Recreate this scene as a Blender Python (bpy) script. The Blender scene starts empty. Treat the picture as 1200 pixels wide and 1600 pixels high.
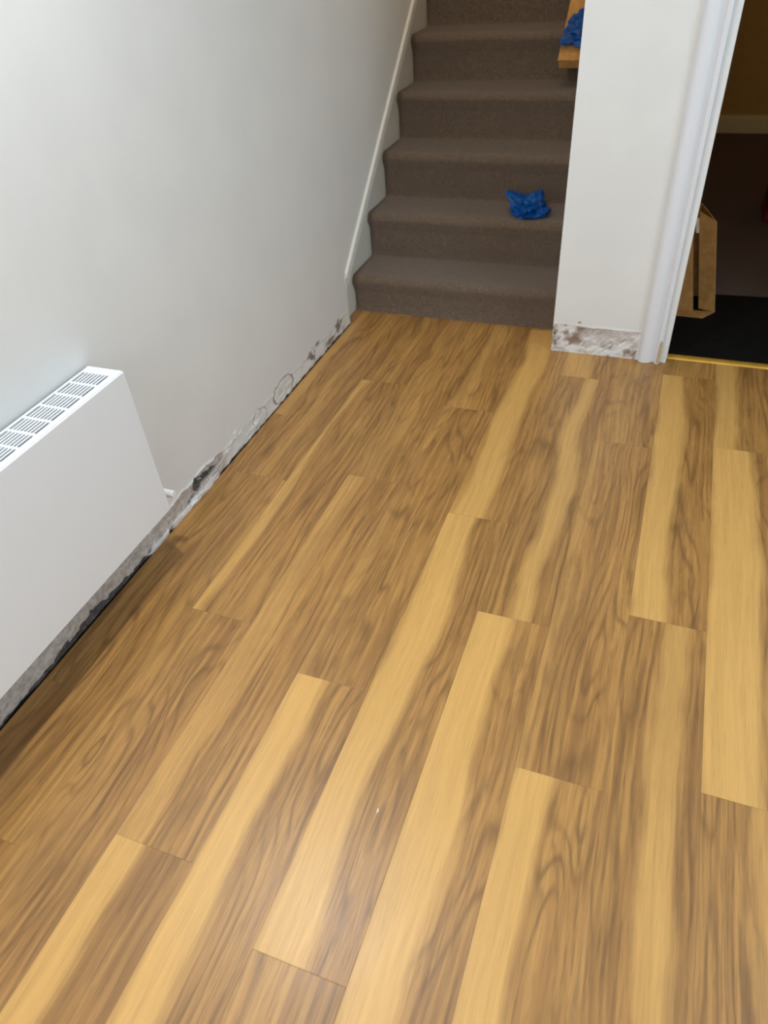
import bpy, bmesh, math, random
from mathutils import Vector, Matrix, noise
PI = math.pi
C = bpy.context.scene.collection
SC = bpy.context.scene

# ------------------------------------------------------------------ camera
def make_camera():
    yaw, pitch, roll = -0.4085, 0.7059, -0.0841
    cy, sy, cp, sp = math.cos(yaw), math.sin(yaw), math.cos(pitch), math.sin(pitch)
    fwd = Vector((sy*cp, cy*cp, -sp)); r0 = Vector((cy, -sy, 0)); u0 = r0.cross(fwd)
    c, s = math.cos(roll), math.sin(roll)
    r = c*r0 + s*u0; u = -s*r0 + c*u0
    cam = bpy.data.cameras.new('camera'); o = bpy.data.objects.new('camera', cam); C.objects.link(o)
    cam.sensor_fit = 'HORIZONTAL'; cam.sensor_width = 36.0; cam.lens = 36.0*1101.5/1200
    cam.clip_start = 0.02; cam.clip_end = 60
    M = Matrix.Identity(4)
    for i in range(3):
        M[i][0] = r[i]; M[i][1] = u[i]; M[i][2] = -fwd[i]
    M[0][3], M[1][3], M[2][3] = 0.8906*1.45, 0.0, 1.45
    o.matrix_world = M
    cam.dof.use_dof = True; cam.dof.focus_distance = 1.75; cam.dof.aperture_fstop = 4.0
    SC.camera = o
make_camera()

# ------------------------------------------------------------------ colour management, world, lights
SC.view_settings.view_transform = 'Standard'
SC.view_settings.look = 'None'
SC.view_settings.exposure = -0.38
SC.view_settings.gamma = 1.0
SC.view_settings.use_curve_mapping = False
w = bpy.data.worlds.new('world'); SC.world = w; w.use_nodes = True
w.node_tree.nodes['Background'].inputs[0].default_value = (0.75, 0.85, 1.0, 1)
w.node_tree.nodes['Background'].inputs[1].default_value = 0.3

def lamp(name, kind, loc, energy, color, size=0.1, aim=None, size_y=None, spread=None):
    l = bpy.data.lights.new(name, kind); l.energy = energy; l.color = color
    if kind == 'AREA':
        l.size = size
        if size_y: l.shape = 'RECTANGLE'; l.size_y = size_y
        else: l.shape = 'DISK'
        if spread: l.spread = spread
    else:
        l.shadow_soft_size = size
    o = bpy.data.objects.new(name, l); C.objects.link(o); o.location = loc
    if aim is not None:
        o.rotation_euler = (Vector(aim)-Vector(loc)).to_track_quat('-Z', 'Y').to_euler()
    return o
lamp('ceiling_downlight', 'AREA', (0.37, 1.05, 2.37), 24, (0.95, 0.97, 1.0), 0.09, aim=(0.37, 1.05, 0))
lamp('ceiling_downlight', 'AREA', (0.37, -1.0, 2.37), 22, (0.95, 0.97, 1.0), 0.09, aim=(0.37, -1.0, 0))  # second one is added, unseen, to throw fill on the front wall
lamp('window_daylight', 'AREA', (3.14, 1.0, 1.85), 40, (0.66, 0.84, 1.0), 1.5, aim=(0, 1.2, 0.9), size_y=0.8)  # added sideways fill from out of view, lifts the left wall
lamp('window_daylight', 'AREA', (1.5, -2.15, 1.6), 26, (0.82, 0.91, 1.0), 1.2, aim=(1.4, 2.0, 1.0), size_y=0.9)  # added fill from behind the camera, brightens the front wall
lamp('stairwell_lamp', 'POINT', (0.5, 3.05, 3.1), 22, (1.0, 0.72, 0.40), 0.12)
lamp('far_room_lamp', 'POINT', (3.0, 5.3, 2.0), 4.5, (1.0, 0.72, 0.36), 0.15)  # unseen warm fill, added to lift the dark far room

# ------------------------------------------------------------------ node helpers
class NT:
    def __init__(self, name):
        self.m = bpy.data.materials.new(name); self.m.use_nodes = True
        self.t = self.m.node_tree; self.b = self.t.nodes['Principled BSDF']
    def n(self, typ, **kw):
        nd = self.t.nodes.new(typ)
        for k, v in kw.items(): setattr(nd, k, v)
        return nd
    def l(self, a, b): self.t.links.new(a, b)
    def val(self, sock, v):
        if isinstance(v, (int, float)): sock.default_value = v
        elif isinstance(v, tuple):
            sock.default_value = v if len(sock.default_value) == len(v) else tuple(v)+(1,)
        else: self.l(v, sock)
    def math(self, op, a, b=0.0, c=None, clamp=False):
        nd = self.n('ShaderNodeMath', operation=op); nd.use_clamp = clamp
        self.val(nd.inputs[0], a); self.val(nd.inputs[1], b)
        if c is not None: self.val(nd.inputs[2], c)
        return nd.outputs[0]
    def mix(self, f, a, b, mode='MIX'):
        nd = self.n('ShaderNodeMix', data_type='RGBA', blend_type=mode)
        self.val(nd.inputs[0], f); self.val(nd.inputs[6], a); self.val(nd.inputs[7], b)
        return nd.outputs[2]
    def ramp(self, f, lo, hi, smooth=True):
        nd = self.n('ShaderNodeMapRange', interpolation_type='SMOOTHSTEP' if smooth else 'LINEAR')
        self.val(nd.inputs[0], f); self.val(nd.inputs[1], lo); self.val(nd.inputs[2], hi)
        return nd.outputs[0]
    def noise(self, vec, scale, detail=2.0, rough=0.5, dist=0.0):
        nd = self.n('ShaderNodeTexNoise'); self.l(vec, nd.inputs['Vector'])
        nd.inputs['Scale'].default_value = scale; nd.inputs['Detail'].default_value = detail
        nd.inputs['Roughness'].default_value = rough; nd.inputs['Distortion'].default_value = dist
        return nd.outputs[0]
    def comb(self, x, y, z):
        nd = self.n('ShaderNodeCombineXYZ')
        for i, v in enumerate((x, y, z)): self.val(nd.inputs[i], v)
        return nd.outputs[0]
    def attr(self, name, out='Fac'):
        nd = self.n('ShaderNodeAttribute', attribute_name=name); return nd.outputs[out]
    def bump(self, h, strength, dist):
        nd = self.n('ShaderNodeBump'); self.l(h, nd.inputs['Height'])
        nd.inputs['Strength'].default_value = strength; nd.inputs['Distance'].default_value = dist
        self.l(nd.outputs[0], self.b.inputs['Normal'])
    def base(self, c): self.val(self.b.inputs['Base Color'], c)
    def rough(self, v): self.val(self.b.inputs['Roughness'], v)
    def obj(self): return self.n('ShaderNodeTexCoord').outputs['Object']
    def pos(self): return self.n('ShaderNodeNewGeometry').outputs['Position']

def S(r, g, b):   # sRGB 0-255 to linear
    f = lambda c: (c/255/12.92) if c/255 <= 0.04045 else ((c/255+0.055)/1.055)**2.4
    return (f(r), f(g), f(b), 1.0)

def plain(name, col, rough=0.5, metal=0.0, bscale=None, bstr=0.1, bdist=0.001, var=0.0):
    k = NT(name); p = k.obj()
    if var:
        f = k.noise(p, 14.0, 4.0, 0.6)
        k.base(k.mix(k.ramp(f, 0.3, 0.7), tuple(c*(1-var) for c in col[:3])+(1,), tuple(min(1, c*(1+var)) for c in col[:3])+(1,)))
    else: k.base(col)
    k.rough(rough); k.b.inputs['Metallic'].default_value = metal
    if bscale: k.bump(k.noise(p, bscale, 3.0), bstr, bdist)
    return k.m

# ------------------------------------------------------------------ mesh helpers
def link(name, me, mat=None, parent=None):
    o = bpy.data.objects.new(name, me); C.objects.link(o)
    if mat: me.materials.append(mat)
    if parent: o.parent = parent; o.matrix_parent_inverse = parent.matrix_world.inverted() if False else Matrix.Identity(4)
    return o
def obj(name, bm, mat=None, parent=None, smooth=None, origin=None):
    """bm holds WORLD coordinates; the object's origin is put at origin (or its parent's place)."""
    org = Vector(origin) if origin else Vector((0, 0, 0))
    pw = Vector(parent['_w']) if parent is not None and '_w' in parent else Vector((0, 0, 0))
    bmesh.ops.recalc_face_normals(bm, faces=bm.faces)
    if origin: bmesh.ops.translate(bm, vec=-org, verts=bm.verts)
    elif parent is not None: bmesh.ops.translate(bm, vec=-pw, verts=bm.verts); org = pw
    me = bpy.data.meshes.new(name); bm.to_mesh(me); bm.free()
    o = link(name, me, mat, parent); o.location = org-pw
    if smooth is not None:
        me.polygons.foreach_set('use_smooth', [True]*len(me.polygons))
        if smooth < 180: me.set_sharp_from_angle(angle=math.radians(smooth))
    o['_w'] = tuple(org)
    return o
def empty(name, loc):
    o = bpy.data.objects.new(name, None); C.objects.link(o); o.location = loc; o.empty_display_size = 0.1; o['_w'] = tuple(loc); return o
def tag(o, label, cat, group=None, kind=None):
    o['label'] = label; o['category'] = cat
    if group: o['group'] = group
    if kind: o['kind'] = kind
    return o
def struct(o): o['kind'] = 'structure'; return o
def box(bm, x0, x1, y0, y1, z0, z1, bev=0.0, seg=2):
    r = bmesh.ops.create_cube(bm, size=1)
    vs = r['verts']
    for v in vs:
        v.co = Vector((x0+(v.co.x+.5)*(x1-x0), y0+(v.co.y+.5)*(y1-y0), z0+(v.co.z+.5)*(z1-z0)))
    if bev:
        es = list({e for v in vs for e in v.link_edges})
        bmesh.ops.bevel(bm, geom=es, offset=bev, segments=seg, affect='EDGES', profile=0.5)
    return bm
def prism(bm, pts, ax, a, b):
    """closed polygon pts in the plane perpendicular to axis ax, extruded from a to b"""
    def mk(p, t):
        l = list(p); l.insert(ax, t); return bm.verts.new(l)
    A = [mk(p, a) for p in pts]; B = [mk(p, b) for p in pts]
    bm.faces.new(A); bm.faces.new(B[::-1])
    n = len(pts)
    for i in range(n): bm.faces.new((A[i], A[(i+1) % n], B[(i+1) % n], B[i]))
def cyl(bm, p, q, r0, r1=None, n=24):
    p, q = Vector(p), Vector(q); r1 = r0 if r1 is None else r1
    d = (q-p).normalized(); a = d.orthogonal().normalized(); b = d.cross(a)
    A = [bm.verts.new(p+(a*math.cos(t)+b*math.sin(t))*r0) for t in [2*PI*i/n for i in range(n)]]
    B = [bm.verts.new(q+(a*math.cos(t)+b*math.sin(t))*r1) for t in [2*PI*i/n for i in range(n)]]
    for i in range(n): bm.faces.new((A[i], A[(i+1) % n], B[(i+1) % n], B[i]))
    bm.faces.new(A[::-1]); bm.faces.new(B)
def N(x, y, z=0.0): return noise.noise(Vector((x, y, z)))
def fbm(x, y, z=0.0): return noise.fractal(Vector((x, y, z)), 1.0, 2.0, 4)
def ss(a, b, x):
    t = max(0.0, min(1.0, (x-a)/(b-a))) if a != b else float(x > a)
    return t*t*(3-2*t)

# ------------------------------------------------------------------ materials
def wood_floor():
    k = NT('oak_effect_vinyl')
    uv = k.n('ShaderNodeUVMap', uv_map='plank').outputs[0]
    sep = k.n('ShaderNodeSeparateXYZ'); k.l(uv, sep.inputs[0]); u, v = sep.outputs[0], sep.outputs[1]   # metres on the plank
    seed, sc, sw, st, tone, cath = (k.attr(a) for a in ('seed', 'stripe_pos', 'stripe_width', 'stripe_strength', 'tone', 'cathedral'))
    sd = k.math('MULTIPLY', seed, 17.3)
    # slow wander of the figure along the plank
    wob = k.math('SUBTRACT', k.noise(k.comb(k.math('MULTIPLY', u, 2.0), k.math('MULTIPLY', v, 1.7), sd), 1.0, 2.0), 0.5)
    wob2 = k.math('SUBTRACT', k.noise(k.comb(k.math('MULTIPLY', u, 22.0), k.math('MULTIPLY', v, 4.5), k.math('ADD', sd, 5.0)), 1.0, 3.0, 0.6), 0.5)
    # pale sapwood stripe
    un = k.math('DIVIDE', u, 0.1904)
    dpos = k.math('ABSOLUTE', k.math('SUBTRACT', k.math('ADD', un, k.math('ADD', k.math('MULTIPLY', wob, 0.55), k.math('MULTIPLY', wob2, 0.12))), sc))
    stripe = k.math('MULTIPLY', k.math('SUBTRACT', 1.0, k.ramp(k.math('SUBTRACT', dpos, sw), -0.07, 0.11)), st)
    # growth rings: contours of a field stretched along the grain
    field = k.noise(k.comb(k.math('MULTIPLY', u, 9.0), k.math('MULTIPLY', v, 1.5), sd), 1.0, 1.5, 0.45, 0.25)
    fld = k.math('ADD', k.math('MULTIPLY', field, k.math('MULTIPLY_ADD', cath, 20.0, 7.0)), k.math('MULTIPLY', u, k.math('MULTIPLY_ADD', cath, -58.0, 85.0)))
    fld = k.math('ADD', fld, k.math('MULTIPLY', wob2, 1.2))
    ring = k.math('MULTIPLY_ADD', k.math('SINE', k.math('MULTIPLY', fld, 2.6)), 0.5, 0.5)
    ring = k.math('POWER', ring, 4.0)
    ring = k.math('MULTIPLY', ring, k.ramp(k.noise(k.comb(k.math('MULTIPLY', u, 14.0), k.math('MULTIPLY', v, 5.0), k.math('ADD', sd, 31.0)), 1.0, 3.0, 0.6), 0.32, 0.62))
    fine = k.noise(k.comb(k.math('MULTIPLY', u, 420.0), k.math('MULTIPLY', v, 14.0), sd), 1.0, 3.0, 0.6)
    streak = k.noise(k.comb(k.math('MULTIPLY', k.math('ADD', u, k.math('MULTIPLY', wob, 0.05)), 95.0), k.math('MULTIPLY', v, 2.6), sd), 1.0, 3.0, 0.55)
    broad = k.noise(k.comb(k.math('MULTIPLY', u, 16.0), k.math('MULTIPLY', v, 2.2), k.math('ADD', sd, 9.0)), 1.0, 2.0, 0.5)
    base = k.mix(k.ramp(broad, 0.28, 0.72), FLOOR_DARK, FLOOR_MID)
    base = k.mix(k.math('MULTIPLY', k.ramp(streak, 0.38, 0.74), 0.7), base, FLOOR_PALE)
    # crisp dark pore lines following the same figure, denser than the rings
    pf = k.math('ADD', k.math('MULTIPLY', u, 330.0), k.math('MULTIPLY', field, k.math('MULTIPLY_ADD', cath, 34.0, 14.0)))
    pf = k.math('ADD', pf, k.math('MULTIPLY', wob2, 5.0))
    pl = k.math('POWER', k.math('MULTIPLY_ADD', k.math('SINE', pf), 0.5, 0.5), 3.0)
    pm = k.ramp(k.noise(k.comb(k.math('MULTIPLY', u, 30.0), k.math('MULTIPLY', v, 7.0), k.math('ADD', sd, 41.0)), 1.0, 3.0, 0.65), 0.40, 0.66)
    pore = k.math('MULTIPLY', pl, k.math('MULTIPLY', pm, k.math('SUBTRACT', 0.50, k.math('MULTIPLY', stripe, 0.34))))
    base = k.mix(pore, base, FLOOR_RING)
    base = k.mix(k.math('MULTIPLY', ring, k.math('SUBTRACT', 0.58, k.math('MULTIPLY', stripe, 0.48))), base, FLOOR_RING)
    base = k.mix(k.math('MULTIPLY', k.ramp(k.noise(k.comb(k.math('MULTIPLY', u, 11.0), k.math('MULTIPLY', v, 3.2), k.math('ADD', sd, 21.0)), 1.0, 3.0, 0.6), 0.56, 0.78), 0.40), base, FLOOR_DEEP)
    base = k.mix(k.math('MULTIPLY', stripe, k.math('MULTIPLY_ADD', streak, 0.35, 0.56)), base, FLOOR_SAP)
    base = k.mix(k.math('MULTIPLY', k.ramp(fine, 0.46, 0.72), k.math('SUBTRACT', 0.34, k.math('MULTIPLY', stripe, 0.20))), base, FLOOR_RING)
    hsv = k.n('ShaderNodeHueSaturation'); k.l(base, hsv.inputs['Color'])
    k.l(k.math('MULTIPLY_ADD', tone, 0.20, 1.0), hsv.inputs['Value'])
    col = hsv.outputs[0]
    # hairline joint round each plank
    ln = k.attr('plank_length')
    e = k.math('MINIMUM', k.math('MINIMUM', u, k.math('SUBTRACT', 0.19038, u)), k.math('MINIMUM', v, k.math('SUBTRACT', ln, v)))
    gap = k.math('SUBTRACT', 1.0, k.ramp(e, 0.0003, 0.0013))
    col = k.mix(k.math('MULTIPLY', gap, 0.22), col, S(48, 32, 18))
    k.base(col)
    k.rough(k.math('MULTIPLY_ADD', fine, 0.14, FLOOR_ROUGH))
    k.b.inputs['Specular IOR Level'].default_value = 0.62
    h = k.math('SUBTRACT', k.math('MULTIPLY', fine, -0.5), k.math('ADD', k.math('MULTIPLY', gap, 2.0), k.math('MULTIPLY', ring, 0.3)))
    k.bump(h, 0.22, 0.0006)
    return k.m
FLOOR_DARK, FLOOR_MID, FLOOR_PALE = S(150, 107, 58), S(178, 130, 70), S(202, 153, 84)  # the wood's own dark, mid and pale grain tones
FLOOR_RING, FLOOR_DEEP, FLOOR_SAP = S(108, 76, 40), S(130, 97, 60), S(228, 179, 102)
FLOOR_ROUGH = 0.32

def plaster(name, paint, brown_col=S(120, 92, 72)):
    k = NT(name); p = k.pos()
    bare, brown, dark, chalk = k.attr('bare'), k.attr('brown'), k.attr('dark'), k.attr('chalk')  # bare also carries the shade painted below the radiator
    n1 = k.noise(p, 60.0, 5.0, 0.65); n2 = k.noise(p, 190.0, 4.0, 0.6); n3 = k.noise(p, 5.0, 3.0, 0.5)
    c = k.mix(k.ramp(n3, 0.35, 0.65), paint, tuple(x*0.97 for x in paint[:3])+(1,))
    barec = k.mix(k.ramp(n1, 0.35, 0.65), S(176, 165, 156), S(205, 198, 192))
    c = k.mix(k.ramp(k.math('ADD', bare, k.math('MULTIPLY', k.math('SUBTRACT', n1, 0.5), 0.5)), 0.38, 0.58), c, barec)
    c = k.mix(k.math('MULTIPLY', k.ramp(k.math('ADD', brown, k.math('MULTIPLY', k.math('SUBTRACT', n1, 0.5), 1.0)), 0.32, 0.75), 0.8), c, brown_col)
    c = k.mix(k.ramp(k.math('ADD', chalk, k.math('MULTIPLY', k.math('SUBTRACT', n2, 0.5), 0.8)), 0.4, 0.62), c, S(226, 226, 224))
    c = k.mix(k.ramp(k.math('ADD', dark, k.math('MULTIPLY', k.math('SUBTRACT', n2, 0.5), 1.3)), 0.30, 0.85), c, k.mix(k.ramp(n1, 0.35, 0.65), S(62, 58, 57), S(104, 99, 96)))
    k.base(c); k.rough(0.62)
    worn = k.math('MAXIMUM', bare, k.math('MAXIMUM', brown, dark), clamp=True)
    k.bump(k.math('ADD', k.math('MULTIPLY', n1, k.math('MULTIPLY_ADD', worn, 1.0, 0.06)), k.math('MULTIPLY', n2, k.math('MULTIPLY', worn, 0.6))), 0.5, 0.004)
    return k.m

def carpet(name, c0, c1, c2, scale=1.0):
    k = NT(name); p = k.pos()
    a = k.noise(p, 260.0*scale, 3.0, 0.75); b = k.noise(p, 38.0*scale, 4.0, 0.6); c = k.noise(p, 900.0*scale, 1.0)
    col = k.mix(k.ramp(a, 0.34, 0.66), c0, c1)
    col = k.mix(k.math('MULTIPLY', k.ramp(b, 0.35, 0.7), 0.35), col, c2)
    k.base(col); k.rough(0.97)
    k.b.inputs['Specular IOR Level'].default_value = 0.1
    k.b.inputs['Sheen Weight'].default_value = 0.22; k.b.inputs['Sheen Roughness'].default_value = 0.6
    k.bump(k.math('ADD', k.math('MULTIPLY', a, 1.0), k.math('MULTIPLY', c, 0.6)), 0.9, 0.004)
    return k.m

def cardboard():
    k = NT('brown_cardboard'); p = k.obj()
    sep = k.n('ShaderNodeSeparateXYZ'); k.l(p, sep.inputs[0])
    flute = k.math('MULTIPLY_ADD', k.math('SINE', k.math('MULTIPLY', sep.outputs[2], 900.0)), 0.5, 0.5)
    f = k.noise(p, 25.0, 5.0, 0.6)
    k.base(k.mix(k.ramp(f, 0.3, 0.7), S(178, 128, 68), S(200, 150, 84))); k.rough(0.8)
    k.bump(k.math('ADD', flute, f), 0.15, 0.0008)
    return k.m

def blue_plastic():
    k = NT('thin_blue_plastic'); p = k.obj()
    f = k.noise(p, 30.0, 4.0, 0.6)
    k.base(k.mix(k.ramp(f, 0.3, 0.7), S(0, 58, 124), S(0, 88, 164))); k.rough(0.42)
    k.b.inputs['Subsurface Weight'].default_value = 0.0
    k.b.inputs['Specular IOR Level'].default_value = 0.3
    k.bump(f, 0.3, 0.004)
    return k.m

M_floor = wood_floor()
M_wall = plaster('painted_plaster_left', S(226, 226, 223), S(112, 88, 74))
M_front = plaster('painted_plaster_front', S(230, 230, 227), S(128, 98, 76))
M_paint = plain('matt_white_paint', S(226, 226, 223), 0.7)
M_gloss = plain('white_gloss_paint', S(228, 230, 234), 0.28, bscale=30, bstr=0.08, bdist=0.001)
M_satin = plain('white_satin_paint', S(224, 222, 214), 0.4, bscale=40, bstr=0.05)
M_ceil = plain('ceiling_paint', S(235, 235, 232), 0.8)
M_carpet = carpet('taupe_stair_carpet', S(84, 67, 51), S(142, 120, 99), S(96, 80, 64))
M_dcarpet = carpet('brown_room_carpet', S(84, 56, 32), S(108, 76, 46), S(90, 62, 36))
M_ochre = plain('ochre_wall_paint', S(196, 152, 74), 0.75, var=0.04)
M_cream = plain('cream_skirting_paint', S(226, 204, 140), 0.45)
M_radi = plain('white_radiator_enamel', S(232, 235, 238), 0.30)
M_fin = plain('grey_convector_steel', S(96, 108, 108), 0.45, 0.3)
M_chrome = plain('white_valve_plastic', S(238, 240, 240), 0.3)
M_brass = plain('gold_threshold_metal', S(226, 178, 70), 0.38, 0.55, var=0.08)
M_mat = plain('black_rubber_mat', S(9, 9, 9), 0.85, bscale=90, bstr=0.5, bdist=0.004, var=0.35)
M_mat.node_tree.nodes['Principled BSDF'].inputs['Specular IOR Level'].default_value = 0.2
M_card = cardboard()
M_blue = blue_plastic()
M_black = plain('black_fabric', S(16, 16, 18), 0.8, bscale=200, bstr=0.3)
M_red = plain('dark_red_fabric', S(120, 14, 12), 0.7, bscale=200, bstr=0.3)
M_sub = plain('dark_subfloor_dust', S(60, 54, 50), 0.95, bscale=120, bstr=0.6, bdist=0.004, var=0.3)
M_crumb = plain('white_plaster_crumb', S(228, 226, 222), 0.85, bscale=300, bstr=0.5, bdist=0.002)
M_glass = plain('window_glass', (1, 1, 1, 1), 0.02); M_glass.node_tree.nodes['Principled BSDF'].inputs['Transmission Weight'].default_value = 1.0

# ------------------------------------------------------------------ floor: one mesh, one quad per plank
W = 0.190385; X0 = 1.3827; L = 1.293
JOINT = {-8: 0.7, -7: 0.33, -6: 1.024, -5: 0.420, -4: 0.915, -3: 0.322, -2: 1.247, -1: 0.833, 0: 1.348, 1: 0.895, 2: 0.45, 3: 1.0, 4: 0.2, 5: 0.8, 6: 1.3, 7: 0.5, 8: 0.9, 9: 0.3}
# (row, index of the plank above joint: 0 = the one starting at JOINT): stripe centre, half width, strength, tone, cathedral
PL = {
 (-7, 0): (0.9, 0.08, 0.2, -0.25, 0.5), (-7, 1): (0.5, 0.1, 0.2, -0.1, 0.5),
 (-6, -1): (0.2, 0.1, 0.1, -0.1, 0.9), (-6, 0): (0.03, 0.10, 0.75, 0.0, 0.4), (-6, 1): (0.5, 0.1, 0.2, -0.15, 0.6),
 (-5, -1): (0.18, 0.22, 0.95, 0.0, 0.9), (-5, 0): (0.1, 0.22, 0.45, 0.12, 0.15), (-5, 1): (0.3, 0.2, 0.2, -0.1, 0.7),
 (-4, -1): (0.22, 0.20, 1.0, 0.0, 0.5), (-4, 0): (0.0, 0.1, 0.3, -0.15, 0.9), (-4, 1): (0.35, 0.12, 0.4, -0.05, 0.6),
 (-3, -1): (0.3, 0.1, 0.15, 0.1, 0.1), (-3, 0): (0.22, 0.24, 1.0, -0.1, 0.8), (-3, 1): (0.36, 0.24, 0.9, -0.1, 0.5),
 (-2, -1): (0.26, 0.26, 1.0, 0.0, 0.8), (-2, 0): (0.62, 0.12, 0.9, -0.45, 0.3), (-2, 1): (0.35, 0.25, 0.6, 0.0, 0.4),
 (-1, -1): (0.28, 0.20, 1.0, -0.05, 1.0), (-1, 0): (0.0, 0.06, 0.4, 0.02, 0.9), (-1, 1): (0.4, 0.1, 0.2, -0.05, 0.6),
 (0, -1): (0.68, 0.14, 0.75, -0.12, 0.5), (0, 0): (0.20, 0.22, 1.0, -0.2, 0.9), (0, 1): (0.4, 0.2, 0.3, 0.0, 0.4),
 (1, -1): (0.65, 0.12, 0.5, -0.08, 1.0), (1, 0): (0.30, 0.30, 1.0, 0.0, 0.6), (1, 1): (0.16, 0.17, 0.95, -0.25, 0.5),
 (2, -1): (0.3, 0.2, 0.6, 0.0, 0.5), (2, 0): (0.5, 0.15, 0.5, -0.1, 0.5), (2, 1): (0.4, 0.2, 0.7, 0.0, 0.5)}
def build_floor():
    rnd = random.Random(4)
    V, F, UVs, A = [], [], [], []
    for r in range(-8, 10):
        xa, xb = X0+r*W, X0+(r+1)*W
        cx0, cx1 = max(xa, 0.001), min(xb, 3.2)
        if cx1 <= cx0: continue
        for i in range(-3, 3):
            ya = JOINT[r]+i*L; yb = ya+L
            ymax = 2.96 if xb < 0.93 else 2.795
            cuts = [(cx0, cx1, ymax)]
            if xa < 0.93 < xb: cuts = [(cx0, 0.93, 2.96), (0.93, cx1, 2.795)]
            for (q0, q1, ym) in cuts:
                c0, c1 = max(ya, -2.2), min(yb, ym)
                if c1 <= c0: continue
                b = len(V)
                V += [(q0, c0, 0), (q1, c0, 0), (q1, c1, 0), (q0, c1, 0)]
                F.append((b, b+1, b+2, b+3))
                UVs += [(q0-xa, c0-ya), (q1-xa, c0-ya), (q1-xa, c1-ya), (q0-xa, c1-ya)]
                p = PL.get((r, i)) or (rnd.random(), rnd.uniform(.08, .25), rnd.choice((0, .5, .9)), rnd.uniform(-.2, .1), rnd.random())
                A.append((((r*7+i*13) % 31)/3.1+1, *p, L))
    # the sliver that runs on under the stringer's end
    b = len(V); V += [(-.034, 2.777, 0), (.004, 2.777, 0), (.004, 2.96, 0), (-.034, 2.96, 0)]; F.append((b, b+1, b+2, b+3))
    UVs += [(.1, .1), (.138, .1), (.138, .28), (.1, .28)]; A.append((2.0, 0, 0, 0, -0.1, 0.3, L))
    # skirt down to the subfloor along the edges, so the boards have their thickness
    def skirt(x0, y0, x1, y1):
        b = len(V); V.extend([(x0, y0, -0.012), (x1, y1, -0.012), (x1, y1, 0), (x0, y0, 0)]); F.append((b, b+1, b+2, b+3))
        UVs.extend([(0.05, 0.1)]*4); A.append((1, 0, 0, 0, -0.5, 0, L))
    skirt(0.001, -2.2, 0.001, 2.96); skirt(0.93, 2.795, 3.2, 2.795)
    me = bpy.data.meshes.new('floor'); me.from_pydata(V, [], F)
    uvl = me.uv_layers.new(name='plank'); uvl.data.foreach_set('uv', [c for t in UVs for c in t])
    for j, nm in enumerate(('seed', 'stripe_pos', 'stripe_width', 'stripe_strength', 'tone', 'cathedral', 'plank_length')):
        at = me.attributes.new(nm, 'FLOAT', 'FACE'); at.data.foreach_set('value', [float(a[j]) for a in A])
    o = link('floor', me, M_floor); struct(o)
    bm = bmesh.new(); box(bm, -0.1, 3.3, -2.3, 2.96, -0.10, -0.012)
    s = obj('subfloor', bm, M_sub, o)
    return o
build_floor()

# ------------------------------------------------------------------ walls
def band_grid(name, mat, fn, s0, s1, z0, z1, ds, dz, place, extra):
    """finely divided wall strip; fn(s,z) -> (inward depth, bare, brown, dark, chalk); extra: coarse polygons of the same wall"""
    ns, nz = int(round((s1-s0)/ds)), int(round((z1-z0)/dz))
    V, F, A = [], [], []
    for j in range(nz+1):
        for i in range(ns+1):
            s, z = s0+(s1-s0)*i/ns, z0+(z1-z0)*j/nz
            d, *m = fn(s, z); V.append(place(s, z, d)); A.append(m)
    for j in range(nz):
        for i in range(ns):
            a = j*(ns+1)+i; F.append((a, a+1, a+ns+2, a+ns+1))
    for poly in extra:
        b = len(V); V += poly; A += [(0, 0, 0, 0)]*len(poly); F.append(tuple(range(b, b+len(poly))))
    me = bpy.data.meshes.new(name); me.from_pydata(V, [], F)
    for j, nm in enumerate(('bare', 'brown', 'dark', 'chalk')):
        at = me.attributes.new(nm, 'FLOAT', 'POINT'); at.data.foreach_set('value', [float(a[j]) for a in A])
    bm = bmesh.new(); bm.from_mesh(me); bmesh.ops.recalc_face_normals(bm, faces=bm.faces); bm.to_mesh(me); bm.free()
    me.polygons.foreach_set('use_smooth', [i < ns*nz for i in range(len(F))])
    return link(name, me, mat)

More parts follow.
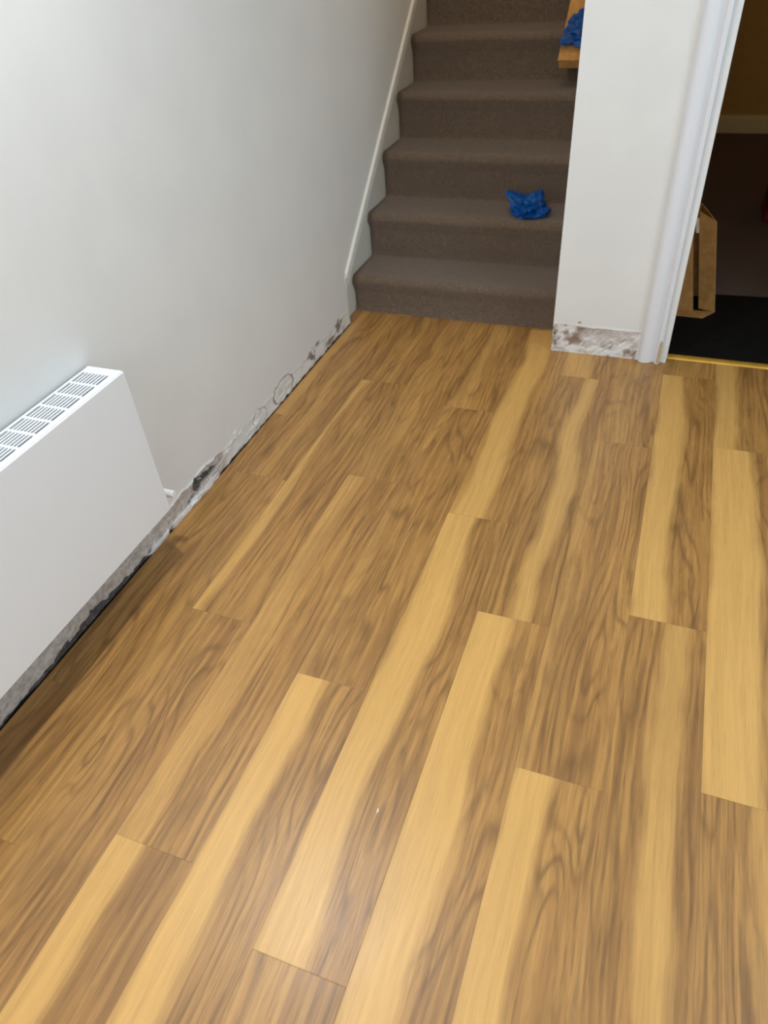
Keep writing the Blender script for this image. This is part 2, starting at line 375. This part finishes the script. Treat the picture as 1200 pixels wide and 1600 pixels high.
def gauss(s, z, cs, cz, rs, rz):
    return math.exp(-(((s-cs)/rs)**2+((z-cz)/rz)**2))
def ringf(s, z, cs, cz, rs, rz, t):
    d = math.sqrt(((s-cs)/rs)**2+((z-cz)/rz)**2); return math.exp(-((d-1)/t)**2)
def left_band(y, z):
    n = fbm(y*9, z*22, 1.0); n2 = fbm(y*30, z*60, 4.0); n3 = N(y*4.0, 3.1)
    top = 0.066+0.016*n3+0.02*ss(1.68, 1.5, y)+0.01*N(y*17, 8)+0.006*n2
    bare = ss(top+0.006, top-0.008, z)
    vis = ss(1.70, 1.55, y)
    bare *= 0.30+0.55*vis*ss(1.15, 1.3, y)
    bare = max(bare, 0.95*ss(1.24, 1.16, y+0.05*n2))  # shade and floor bounce under the radiator, painted in as bare plaster tone
    # brown stains
    br = 0.0
    br = max(br, 1.0*gauss(y, z, 2.655, 0.050, 0.055, 0.036)*(0.85+0.8*n2), 0.8*gauss(y, z, 2.56, 0.024, 0.07, 0.022), 0.5*gauss(y, z, 2.70, 0.02, 0.05, 0.02))
    br = max(br, 0.9*gauss(y, z, 2.37, 0.048, 0.045, 0.036)*(0.9+0.8*n2), 0.8*gauss(y, z, 2.43, 0.075, 0.03, 0.012))
    br = max(br, 0.75*ringf(y, z, 2.10, 0.045, 0.085, 0.045, 0.10), 0.6*ringf(y, z, 1.90, 0.04, 0.05, 0.032, 0.13), 0.42*gauss(y, z, 2.10, 0.04, 0.08, 0.04))
    br = max(br, 0.5*gauss(y, z, 1.56, 0.06, 0.10, 0.03)*(0.7+n2), 0.45*gauss(y, z, 1.24, 0.055, 0.05, 0.02))
    edge = math.exp(-((z-top)/0.004)**2)
    br = max(br, 0.35*edge*(0.5+n))
    # dark ragged line at the foot of the wall and the broken hole by the radiator
    lim = 0.002+0.007*max(0, N(y*7, 5.5))+0.004*n2+0.003*ss(1.5, 1.2, y)
    lim += 0.014*ss(1.28, 1.15, y)*ss(0.55, 0.85, y)*(1+1.3*N(y*14, 2.2)+0.8*n2)
    dk = 0.9*ss(lim+0.006, lim-0.003, z)
    hole = gauss(y, z, 1.465, 0.052, 0.026, 0.034)+gauss(y, z, 1.54, 0.048, 0.065, 0.019)+0.7*gauss(y, z, 1.42, 0.022, 0.03, 0.012)
    hl = ss(0.45, 0.85, hole+0.5*n2)
    dk = max(dk, hl)
    # white crumbs of plaster lying against the foot
    ch = ss(0.023, 0.015, z+0.008*n2)*ss(1.12, 1.22, y)*ss(1.62, 1.56, y)*(0.9+0.8*N(y*26, z*60, 7))
    ch = max(ch, 0.8*gauss(y, z, 1.665, 0.052, 0.02, 0.012), 0.8*gauss(y, z, 1.73, 0.082, 0.012, 0.01), 0.9*gauss(y, z, 1.86, 0.030, 0.03, 0.01),
             0.6*edge*ss(1.7, 1.5, y)*ss(1.2, 1.3, y))
    if ch > 0.5: dk *= 0.3
    depth = 0.0035*bare+0.004*br*(0.5+n2)+0.003*dk*ss(0.05, 0.0, z)+0.014*hl-0.005*ch
    depth += 0.0022*n*bare*2+0.0016*n2*ss(0.13, 0.02, z)
    depth -= 0.003*edge*ss(1.1, 1.3, y)*max(0, n+0.5)
    depth *= ss(0.158, 0.13, z)
    return max(-0.008, min(0.028, depth)), bare, br, dk, max(0, ch)

SL = 0.848                                      # slope of the stairs
def zs(y): return 0.215+SL*(y-2.765)            # underside line of the wall above the stringer
TOPZ = 5.0
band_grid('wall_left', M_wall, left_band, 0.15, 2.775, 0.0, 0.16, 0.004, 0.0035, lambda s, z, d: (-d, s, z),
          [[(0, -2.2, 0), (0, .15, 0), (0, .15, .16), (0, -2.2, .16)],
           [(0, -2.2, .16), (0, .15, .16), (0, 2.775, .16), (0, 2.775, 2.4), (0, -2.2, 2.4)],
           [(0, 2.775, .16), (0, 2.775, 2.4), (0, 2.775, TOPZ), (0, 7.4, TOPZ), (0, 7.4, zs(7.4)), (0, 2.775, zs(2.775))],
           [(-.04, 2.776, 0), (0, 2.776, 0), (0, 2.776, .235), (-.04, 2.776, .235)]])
struct(bpy.data.objects['wall_left'])
bm = bmesh.new(); box(bm, -0.16, -0.07, -2.3, 7.5, -0.1, TOPZ); b_ = obj('wall_core', bm, M_sub, bpy.data.objects['wall_left'])

def front_band(x, z):
    n = fbm(x*12, z*25, 2.0); n2 = fbm(x*40, z*60, 9.0)
    diag = fbm((x+z)*16, (z-x)*95, 3.0)
    top = 0.118+0.004*N(x*9, 1)+0.014*ss(1.05, 0.95, x)*n
    inb = ss(top+0.004, top-0.004, z)
    right = ss(1.285, 1.265, x)
    bare = inb*right*(0.50+0.3*n)
    left_w = ss(1.13, 1.00, x)
    br = inb*left_w*(0.42+0.75*n+0.35*diag)*ss(0.012, 0.03, z)
    br = max(br, inb*right*ss(1.02, 1.12, x)*(0.12+0.95*diag+0.2*n)*ss(0.118, 0.05, z))
    br = max(br, 0.75*gauss(x, z, 0.985, 0.085, 0.02, 0.018), 0.8*gauss(x, z, 1.035, 0.135, 0.010, 0.007), 0.75*gauss(x, z, 1.235, 0.03, 0.03, 0.02))
    dk = 0.8*gauss(x, z, 0.938, 0.075, 0.006, 0.022)+0.8*gauss(x, z, 0.945, 0.03, 0.008, 0.015)
    edge = math.exp(-((z-top)/0.0035)**2)*right
    ch = 0.75*edge*ss(1.03, 1.10, x)*ss(1.24, 1.2, x)+0.6*ss(0.010, 0.004, z)*ss(0.2, -0.1, N(x*22, 2))+0.7*inb*left_w*max(0, -0.1-diag)*2
    depth = 0.002*inb*right+0.002*n*inb+0.0025*diag*inb-0.0035*edge*ss(1.03, 1.1, x)+0.008*dk
    return depth*ss(.158, .145, z), bare, max(0, br), dk, max(0, ch)
DX0, DX1, DH = 1.385, 2.16, 2.03                # the doorway
PY = 2.735
f = band_grid('wall_front', M_front, front_band, 0.93, 1.385, 0.0, 0.16, 0.0035, 0.0035, lambda s, z, d: (s, PY+d, z),
          [[(.93, PY, .16), (DX0, PY, .16), (DX0, PY, 2.4), (.93, PY, 2.4)],
           [(DX0, PY, DH), (DX1, PY, DH), (DX1, PY, 2.4), (DX0, PY, 2.4)],
           [(DX1, PY, 0), (3.2, PY, 0), (3.2, PY, 2.4), (DX1, PY, 2.4)],
           [(.93, PY, 0), (.93, PY, 2.4), (.93, PY+.12, 2.4), (.93, PY+.12, 0)],
           [(DX0, PY, 0), (DX0, PY, DH), (DX0, PY+.12, DH), (DX0, PY+.12, 0)],
           [(DX1, PY, 0), (DX1, PY, DH), (DX1, PY+.12, DH), (DX1, PY+.12, 0)],
           [(DX0, PY, DH), (DX1, PY, DH), (DX1, PY+.12, DH), (DX0, PY+.12, DH)],
           [(0.93, PY+.12, 0), (DX0, PY+.12, 0), (DX0, PY+.12, 2.4), (0.93, PY+.12, 2.4)],
           [(DX0, PY+.12, DH), (DX1, PY+.12, DH), (DX1, PY+.12, 2.4), (DX0, PY+.12, 2.4)],
           [(DX1, PY+.12, 0), (3.6, PY+.12, 0), (3.6, PY+.12, 2.4), (DX1, PY+.12, 2.4)]])
struct(f)
def wallbox(name, x0, x1, y0, y1, z0, z1, mat):
    bm = bmesh.new(); box(bm, x0, x1, y0, y1, z0, z1); return struct(obj(name, bm, mat))
def window_wall(name, ax, pos, lo, hi, a, b, out):
    # wall across axis ax at pos, running lo..hi, with an invented, unseen window a..b to go with the fill
    def bx(bm, u0, u1, z0, z1, d0, d1, bev=0):
        if ax == 0: box(bm, min(pos+out*d0, pos+out*d1), max(pos+out*d0, pos+out*d1), u0, u1, z0, z1, bev)
        else: box(bm, u0, u1, min(pos+out*d0, pos+out*d1), max(pos+out*d0, pos+out*d1), z0, z1, bev)
    bm = bmesh.new()
    for q in ((lo, a, -.1, 2.4), (b, hi, -.1, 2.4), (a, b, -.1, 1.2), (a, b, 2.25, 2.4)): bx(bm, *q, 0, .1)
    struct(obj(name, bm, M_paint))
    m = (a+b)/2
    wn = empty('window_%d' % (1 if ax == 0 else 2), (pos, m, 1.2) if ax == 0 else (m, pos, 1.2)); struct(wn)
    bm = bmesh.new()
    for q in ((a, a+.06), (b-.06, b), (m-.03, m+.03)): bx(bm, *q, 1.2, 2.25, .03, .09, .004)
    for q in ((1.2, 1.26), (2.19, 2.25)): bx(bm, a, b, *q, .03, .09, .004)
    obj('window_frame', bm, M_satin, wn)
    for q in ((a+.06, m-.03), (m+.03, b-.06)):
        bm = bmesh.new(); bx(bm, *q, 1.26, 2.19, .058, .062); obj('pane', bm, M_glass, wn)
window_wall('wall_right', 0, 3.2, -2.199, 2.734, .4, 2.0, 1)
window_wall('wall_back', 1, -2.2, -.1, 3.3, .85, 2.15, -1)
wallbox('ceiling', -0.1, 3.3, -2.3, PY, 2.4, 2.5, M_ceil)
# stairwell and the room beyond the doorway
wallbox('wall_partition', .93, 1.03, PY+.121, 7.4, -0.1, TOPZ, M_paint)
wallbox('wall_stairwell_end', -.1, 1.03, 7.4, 7.5, -.1, TOPZ, M_paint)
wallbox('wall_stairwell_header', -.1, 3.3, PY-.001, PY+.119, 2.401, TOPZ, M_paint)
wallbox('ceiling_stairwell', -.1, 1.03, PY, 7.5, TOPZ, TOPZ+.1, M_ceil)
wallbox('wall_far', 1.03, 3.7, 6.45, 6.55, -.1, 2.5, M_ochre)
wallbox('wall_far_right', 3.6, 3.7, PY+.121, 6.449, -.1, 2.5, M_ochre)
wallbox('wall_far_left', 1.031, 1.045, PY+.121, 6.449, -.02, 2.4, M_ochre)
wallbox('ceiling_far', 1.03, 3.7, PY+.121, 6.45, 2.401, 2.5, M_ceil)
wallbox('floor_far', 1.03, 3.7, 2.796, 6.45, -.10, -.004, M_dcarpet)
bm = bmesh.new()
prism(bm, [(6.449, -.004), (6.449, .112), (6.443, .115), (6.435, .10), (6.431, .095), (6.431, -.004)], 0, 1.046, 3.6)
struct(obj('baseboard_far', bm, M_cream))

# ------------------------------------------------------------------ doorway: lining, architrave, threshold strip
door = empty('door_1', (DX0, PY, 0)); struct(door)
def architrave(bm, x_in, sgn, z0, z1):
    """profile in plan; x_in = edge by the opening, sgn -1 = runs to the left"""
    P = [(0, 0), (0, -.016), (.003, -.021), (.010, -.024), (.017, -.022), (.020, -.014), (.024, -.009), (.031, -.009),
         (.036, -.016), (.045, -.021), (.058, -.0245), (.070, -.0235), (.078, -.019), (.083, -.012), (.085, 0)]
    prism(bm, [(x_in+sgn*a, PY+b) for a, b in P], 2, z0, z1)
bm = bmesh.new(); architrave(bm, 1.362, -1, 0.002, 2.06)
ar = obj('architrave', bm, M_gloss, door, 30)
bm = bmesh.new(); architrave(bm, 2.183, 1, 0.002, 2.06); obj('architrave', bm, M_gloss, door, 30)
bm = bmesh.new(); box(bm, 1.278, 2.267, PY-.022, PY, 2.06, 2.145, .006); obj('architrave', bm, M_gloss, door)
bm = bmesh.new()
box(bm, 1.363, 1.387, 2.748, 2.862, 0.002, 2.04, .002); box(bm, 2.158, 2.182, 2.748, 2.862, 0.002, 2.04, .002); box(bm, 1.387, 2.158, 2.748, 2.862, 2.02, 2.04, .002)
obj('door_lining', bm, M_gloss, door)
bm = bmesh.new()   # bare timber showing where the paint came off with the skirting
V = [(1.3485, .010), (1.3605, .006), (1.3612, .060), (1.3600, .098), (1.3530, .104), (1.3500, .085), (1.3490, .05)]
prism(bm, [(x, z) for x, z in V], 1, PY-.0252, PY-.018)
p_ = obj('bare_timber_patch', bm, plain('bare_timber', S(190, 170, 130), 0.7, bscale=80, bstr=.3, var=.15), ar); p_['label'] = 'patch of bare timber where the white paint has come away'
bm = bmesh.new()
prism(bm, [(2.772, -.001), (2.776, .004), (2.784, .007), (2.794, .0075), (2.803, .006), (2.808, .002), (2.808, -.004), (2.772, -.004)], 0, 1.3875, 2.157)
tag(obj('threshold_strip', bm, M_brass, smooth=40, origin=(1.77, 2.79, 0)), 'gold metal threshold strip along the doorway where wood floor ends', 'threshold strip')

# ------------------------------------------------------------------ staircase
G, R = 0.239, 0.2026
def ztread(i): return 0.174+R*i
SX0, SX1 = -0.034, 0.928
st = empty('staircase', (0.45, 2.93, 0)); tag(st, 'straight flight of stairs covered in taupe carpet beside white wall', 'staircase')
def step_mesh(i):
    Y = 2.93+G*i; z0 = 0.0 if i == 0 else ztread(i-1)-0.004; z1 = ztread(i)
    P = [(Y-.004, z0), (Y+.004, z0+.012)]
    if i == 0: P = [(Y-.008, z0), (Y-.003, z0+.012)]
    P += [(Y+.004, z0+.03), (Y+.003, z1-.085), (Y-.001, z1-.068)]
    r = .032; cy, cz = Y+.017, z1-r
    for k in range(11):
        a = PI*1.02-PI*.52*k/10
        P.append((cy+r*1.15*math.cos(a), cz+r*math.sin(a)))
    P += [(Y+.08, z1-.0005), (Y+.16, z1-.001), (Y+G-.006, z1), (Y+G+.004, z1+.004), (Y+G+.004, z1-.03), (Y+.03, z1-.05), (Y+.03, z0)]
    return P
for i in range(11):
    P = step_mesh(i); bm = bmesh.new(); nx = 48; rows = []
    for a in range(nx+1):
        x = SX0+(SX1-SX0)*a/nx; row = []
        endr = min(x-SX0, SX1-x); rr = 0.010*(1-ss(0, .02, endr))
        for (y, z) in P[:-3]:
            d = 0.0025*fbm(x*6, y*9+i*3, z*9)
            row.append(bm.verts.new((x, y+d+rr*.6, z+d*.6-rr*.4 if z > (0.001 if i == 0 else 0) else z)))
        for (y, z) in P[-3:]: row.append(bm.verts.new((x, y, z)))
        rows.append(row)
    m = len(P)
    for a in range(nx):
        for b in range(m): bm.faces.new((rows[a][b], rows[a][(b+1) % m], rows[a+1][(b+1) % m], rows[a+1][b]))
    bm.faces.new(rows[0]); bm.faces.new(rows[-1][::-1])
    obj('step', bm, M_carpet, st, 60)
# white stringer with its moulded top edge
YE = 6.2
bm = bmesh.new(); xf = SX0
prism(bm, [(2.778, 0.0), (2.778, .215), (2.800, zs(2.80)+.006), (YE, zs(YE)+.006), (YE, zs(YE)-.62), (3.35, 0)], 0, -.066, xf)
sg = obj('stringer', bm, M_satin, st)
bm = bmesh.new()
def mould(bm, pts, y0, y1, y0b=None):
    """pts = (x, height along z above the line); swept along the slope"""
    A = [bm.verts.new((x, y0, zs(y0)+h)) for x, h in pts]; B = [bm.verts.new((x, y1, zs(y1)+h)) for x, h in pts]
    n = len(pts); bm.faces.new(A); bm.faces.new(B[::-1])
    for i in range(n): bm.faces.new((A[i], A[(i+1) % n], B[(i+1) % n], B[i]))
mould(bm, [(-.034, -.086), (-.022, -.086), (-.010, -.082), (-.005, -.073), (-.008, -.064), (-.020, -.060), (-.030, -.054), (-.022, -.036), (-.012, -.022), (-.008, -.012), (-.008, -.006),
           (.002, -.003), (.010, .002), (.012, .011), (.009, .019), (.001, .022), (-.034, .022)], 2.772, YE)
mo = obj('moulding', bm, M_satin, sg, 35)
# rounded lower return of the moulding
bm = bmesh.new()
for t, (ya, za, yb, zb) in enumerate([(2.772, .222, 2.766, .205), (2.766, .206, 2.772, .186), (2.772, .188, 2.779, .176)]):
    cyl(bm, (-.006, ya, za), (-.006, yb, zb), .0085, .008, 14)
obj('moulding_return', bm, M_satin, sg, 60)

# ------------------------------------------------------------------ radiator
rad = empty('radiator', (0.06, 0.5, 0.195)); tag(rad, 'white flat-fronted panel radiator with slotted top grille fixed to left wall', 'radiator')
RX, RY0, RY1, RZ0, RZ1 = 0.116, -0.30, 1.196, 0.195, 0.637
bm = bmesh.new(); box(bm, RX-.006, RX, RY0, RY1, RZ0, RZ1-.002, .0016, 2); obj('front_panel', bm, M_radi, rad)
bm = bmesh.new(); box(bm, .020, RX-.006, RY1-.004, RY1, RZ0+.012, RZ1-.004, .001); obj('side_panel', bm, M_radi, rad)
bm = bmesh.new(); box(bm, .020, RX-.006, RY0, RY0+.004, RZ0+.012, RZ1-.004, .001); obj('side_panel', bm, M_radi, rad)
bm = bmesh.new(); box(bm, .016, .022, RY0+.01, RY1-.01, RZ0+.01, RZ1-.012, .001)
obj('back_panel', bm, M_fin, rad)
bm = bmesh.new(); box(bm, .050, .062, RY0+.02, RY1-.02, RZ0+.02, RZ1-.05, .003)
y = RY0+.03
while y < RY1-.03:
    box(bm, .026, .049, y, y+.0015, RZ0+.04, RZ1-.06); box(bm, .063, .106, y, y+.0015, RZ0+.04, RZ1-.06); y += .02
obj('convector', bm, M_fin, rad)
# grille: seven slots across, in cells along the length
bm = bmesh.new(); gz0, gz1 = RZ1-.004, RZ1
gx0, gx1 = .010, RX-.004; s0, s1 = .0175, .0955
box(bm, gx0, s0, RY0, RY1-.001, gz0, gz1); box(bm, s1, gx1, RY0, RY1-.001, gz0, gz1)
ns = 8; pitch = (s1-s0)/ns; bar = pitch*.42
for j in range(1, ns): box(bm, s0+j*pitch-bar/2, s0+j*pitch+bar/2, RY0, RY1-.001, gz0+.0005, gz1-.0004)
cell = 0.0525; yy = RY1-.030
box(bm, s0, s1, yy, RY1-.001, gz0, gz1-.0002)
while yy > RY0: yy -= cell; box(bm, s0, s1, yy, yy+.0075, gz0, gz1-.0002)
obj('top_grille', bm, M_radi, rad)
bm = bmesh.new()   # white valve cap poking out past the lower corner
cyl(bm, (.062, 1.19, .205), (.062, 1.246, .205), .007)
cyl(bm, (.050, 1.246, .205), (.058, 1.246, .205), .0085, .0115); cyl(bm, (.058, 1.246, .205), (.094, 1.246, .205), .0120, .0112); cyl(bm, (.094, 1.246, .205), (.097, 1.246, .205), .0112, .009)
obj('valve', bm, M_chrome, rad, 40)

# ------------------------------------------------------------------ crumpled blue plastic
def crumple(name, center, rad3, seed, peaks, amp=.32, rot=0.0, zfloor=None):
    bm = bmesh.new(); bmesh.ops.create_icosphere(bm, subdivisions=5, radius=1)
    cr, sr = math.cos(rot), math.sin(rot); c = Vector(center)
    for v in bm.verts:
        d = v.co.normalized()
        q = d*1.6+Vector((seed, seed*.7, 0))
        rd = 1-abs(noise.noise(q*1.3))*2.0
        r2 = 1-abs(noise.noise(q*3.1+Vector((9, 2, 1))))*2.0
        r3 = 1-abs(noise.noise(q*7.0+Vector((3, 7, 1))))*2.0
        s = 1+amp*(rd-.5)+amp*.28*(r2-.5)+amp*.06*(r3-.5)
        p = Vector((d.x*rad3[0], d.y*rad3[1], d.z*rad3[2]))*s
        for (pd, ln, w_) in peaks:
            pdn = Vector(pd).normalized(); t = max(0, (d.dot(pdn)-w_)/(1-w_))
            p += pdn*ln*t**1.6
        p = Vector((p.x*cr-p.y*sr, p.x*sr+p.y*cr, p.z))+c
        if zfloor is not None and p.z < zfloor: p.z = zfloor+.0005*(rd+.5)
        v.co = p
    return bm
bm = crumple('x', (.706, 3.245, .405), (.070, .072, .038), 2.3, [((-1, .35, .75), .075, .80), ((.4, .7, .9), .035, .75), ((.8, -.2, -.1), .02, .7)], .40, 0, ztread(1)+.001)
tag(obj('plastic_bag', bm, M_blue, smooth=35, origin=(.722, 3.245, ztread(1))), 'crumpled blue plastic bag lying on the second carpeted stair', 'plastic bag', 'crumpled blue plastic on the stairs')

# long cardboard carton lying up the slope of the stairs, half hidden by the wall end
sd = Vector((0, G, R)).normalized(); sn = Vector((0, -sd.z, sd.y))
o0 = Vector((0, 3.886, .984))+sn*.006
def slope_pt(x, t, h): p = o0+sd*t+sn*h; return (x, p.y, p.z)
car = empty('cardboard_carton', slope_pt(.81, -.20, 0)); tag(car, 'long brown cardboard carton lying up the stairs behind the white wall end', 'cardboard box')
def slab(bm, x0, x1, t0, t1, h0, h1):
    c = [slope_pt(x, t, h) for x in (x0, x1) for t in (t0, t1) for h in (h0, h1)]
    vs = [bm.verts.new(p) for p in c]
    for q in ((0, 1, 3, 2), (4, 6, 7, 5), (0, 4, 5, 1), (2, 3, 7, 6), (0, 2, 6, 4), (1, 5, 7, 3)): bm.faces.new([vs[k] for k in q])
bm = bmesh.new(); slab(bm, .712, .925, -.20, .75, .0, .045); obj('carton_body', bm, M_card, car)
bm = bmesh.new(); slab(bm, .709, .925, -.205, .74, .046, .0485); obj('lid_flap', bm, M_card, car)
bm = bmesh.new(); slab(bm, .712, .925, -.2035, -.2005, .002, .044); obj('end_flap', bm, M_card, car)
ctr = Vector(slope_pt(.790, -.07, .075))
bm = crumple('x', (0, 0, 0), (.062, .075, .022), 5.1, [((.6, 1, .1), .10, .55), ((-1, -.7, -.1), .035, .8)], .40)
rotm = Matrix(((1, 0, 0), (0, sd.y, sn.y), (0, sd.z, sn.z)))
for v in bm.verts:
    if v.co.z < -.024: v.co.z = -.024
    v.co = rotm @ v.co + ctr
tag(obj('plastic_bag', bm, M_blue, smooth=35, origin=tuple(ctr)), 'crumpled blue plastic bag on the cardboard carton, partly behind white wall end', 'plastic bag', 'crumpled blue plastic on the stairs')

# ------------------------------------------------------------------ far room things
bm = bmesh.new()
outline = [(1.40, 2.809), (2.14, 2.809), (2.6, 2.9), (2.62, 3.46), (1.9, 3.45), (1.50, 3.43), (1.12, 3.42), (1.10, 2.9)]
prism(bm, outline, 2, -.003, .003)
tag(obj('floor_mat', bm, M_mat, origin=(1.8, 3.1, 0)), 'black sheet of matting on the floor just beyond the doorway', 'mat')
# upright open carton: two tall sides, fold between them, bottom flaps
cb = empty('cardboard_box', (1.46, 3.28, .003)); tag(cb, 'tall narrow open cardboard box standing on black matting beyond doorway', 'cardboard box')
def panel(bm, pts, th):
    """pts = plan polyline with lower/upper heights"""
    for (x0, y0, z0, w0), (x1, y1, z1, w1) in zip(pts[:-1], pts[1:]):
        d = Vector((x1-x0, y1-y0, 0)).normalized(); n = Vector((-d.y, d.x, 0))*th
        a = [Vector((x0, y0, z0)), Vector((x1, y1, z1)), Vector((x1, y1, w1)), Vector((x0, y0, w0))]
        A = [bm.verts.new(p) for p in a]; B = [bm.verts.new(p+n) for p in a]
        bm.faces.new(A); bm.faces.new(B[::-1])
        for i in range(4): bm.faces.new((A[i], A[(i+1) % 4], B[(i+1) % 4], B[i]))
def lean(bm):
    for v in bm.verts: v.co.x -= .20*v.co.z
    return bm
bm = bmesh.new(); panel(bm, [(1.34, 3.235, .004, .42), (1.470, 3.225, .004, .43)], .004); obj('left_flap', lean(bm), M_card, cb)
bm = bmesh.new(); panel(bm, [(1.492, 3.262, .004, .42), (1.558, 3.235, .004, .39)], .004); obj('right_flap', lean(bm), M_card, cb)
bm = bmesh.new(); panel(bm, [(1.560, 3.236, .004, .39), (1.50, 3.40, .004, .41), (1.35, 3.39, .004, .41), (1.338, 3.238, .004, .42)], .004); obj('box_wall', lean(bm), M_card, cb)
bm = bmesh.new(); prism(bm, [(1.35, 3.17), (1.51, 3.165), (1.555, 3.23), (1.35, 3.23)], 2, .0035, .008); obj('bottom_flap', bm, M_card, cb)
bm = bmesh.new(); box(bm, 1.478, 1.492, 3.235, 3.25, .34, .40, .003); obj('torn_edge', lean(bm), plain('torn_paper', S(220, 200, 170), .8), cb)  # highlight on the carton, put in as a small pale strip
# dark bag just at the right edge
tb = empty('bag', (1.98, 4.6, -.004)); tag(tb, 'black bag with dark red base on the far room carpet, cut by frame edge', 'bag')
bm = bmesh.new(); box(bm, 1.79, 2.17, 4.46, 4.74, .045, .24, .03, 3); obj('bag_body', bm, M_black, tb, 60)
bm = bmesh.new(); box(bm, 1.785, 2.175, 4.455, 4.745, -.004, .048, .012, 3); b = obj('bag_base', bm, M_red, tb, 60); b['label'] = 'dark red base'

# ------------------------------------------------------------------ small debris
def crumb(name, c, r, seed, label, group):
    bm = bmesh.new(); bmesh.ops.create_icosphere(bm, subdivisions=2, radius=1)
    for v in bm.verts:
        d = v.co.normalized(); s = 1+.5*noise.noise(d*1.7+Vector((seed, 0, 0)))
        v.co = Vector((d.x*r[0], d.y*r[1], d.z*r[2]))*s
        v.co.z = max(v.co.z, -r[2]*.7)
        v.co += Vector((c[0], c[1], c[2]+r[2]*.7+.0005))
    tag(obj(name, bm, M_crumb, smooth=30, origin=(c[0], c[1], c[2])), label, 'crumb', group)
crumb('plaster_crumb', (.941, .642, 0), (.0022, .0055, .0015), 3, 'tiny white plaster crumb alone in the middle of the wood floor', None)
for o in bpy.data.objects:
    if '_w' in o: del o['_w']
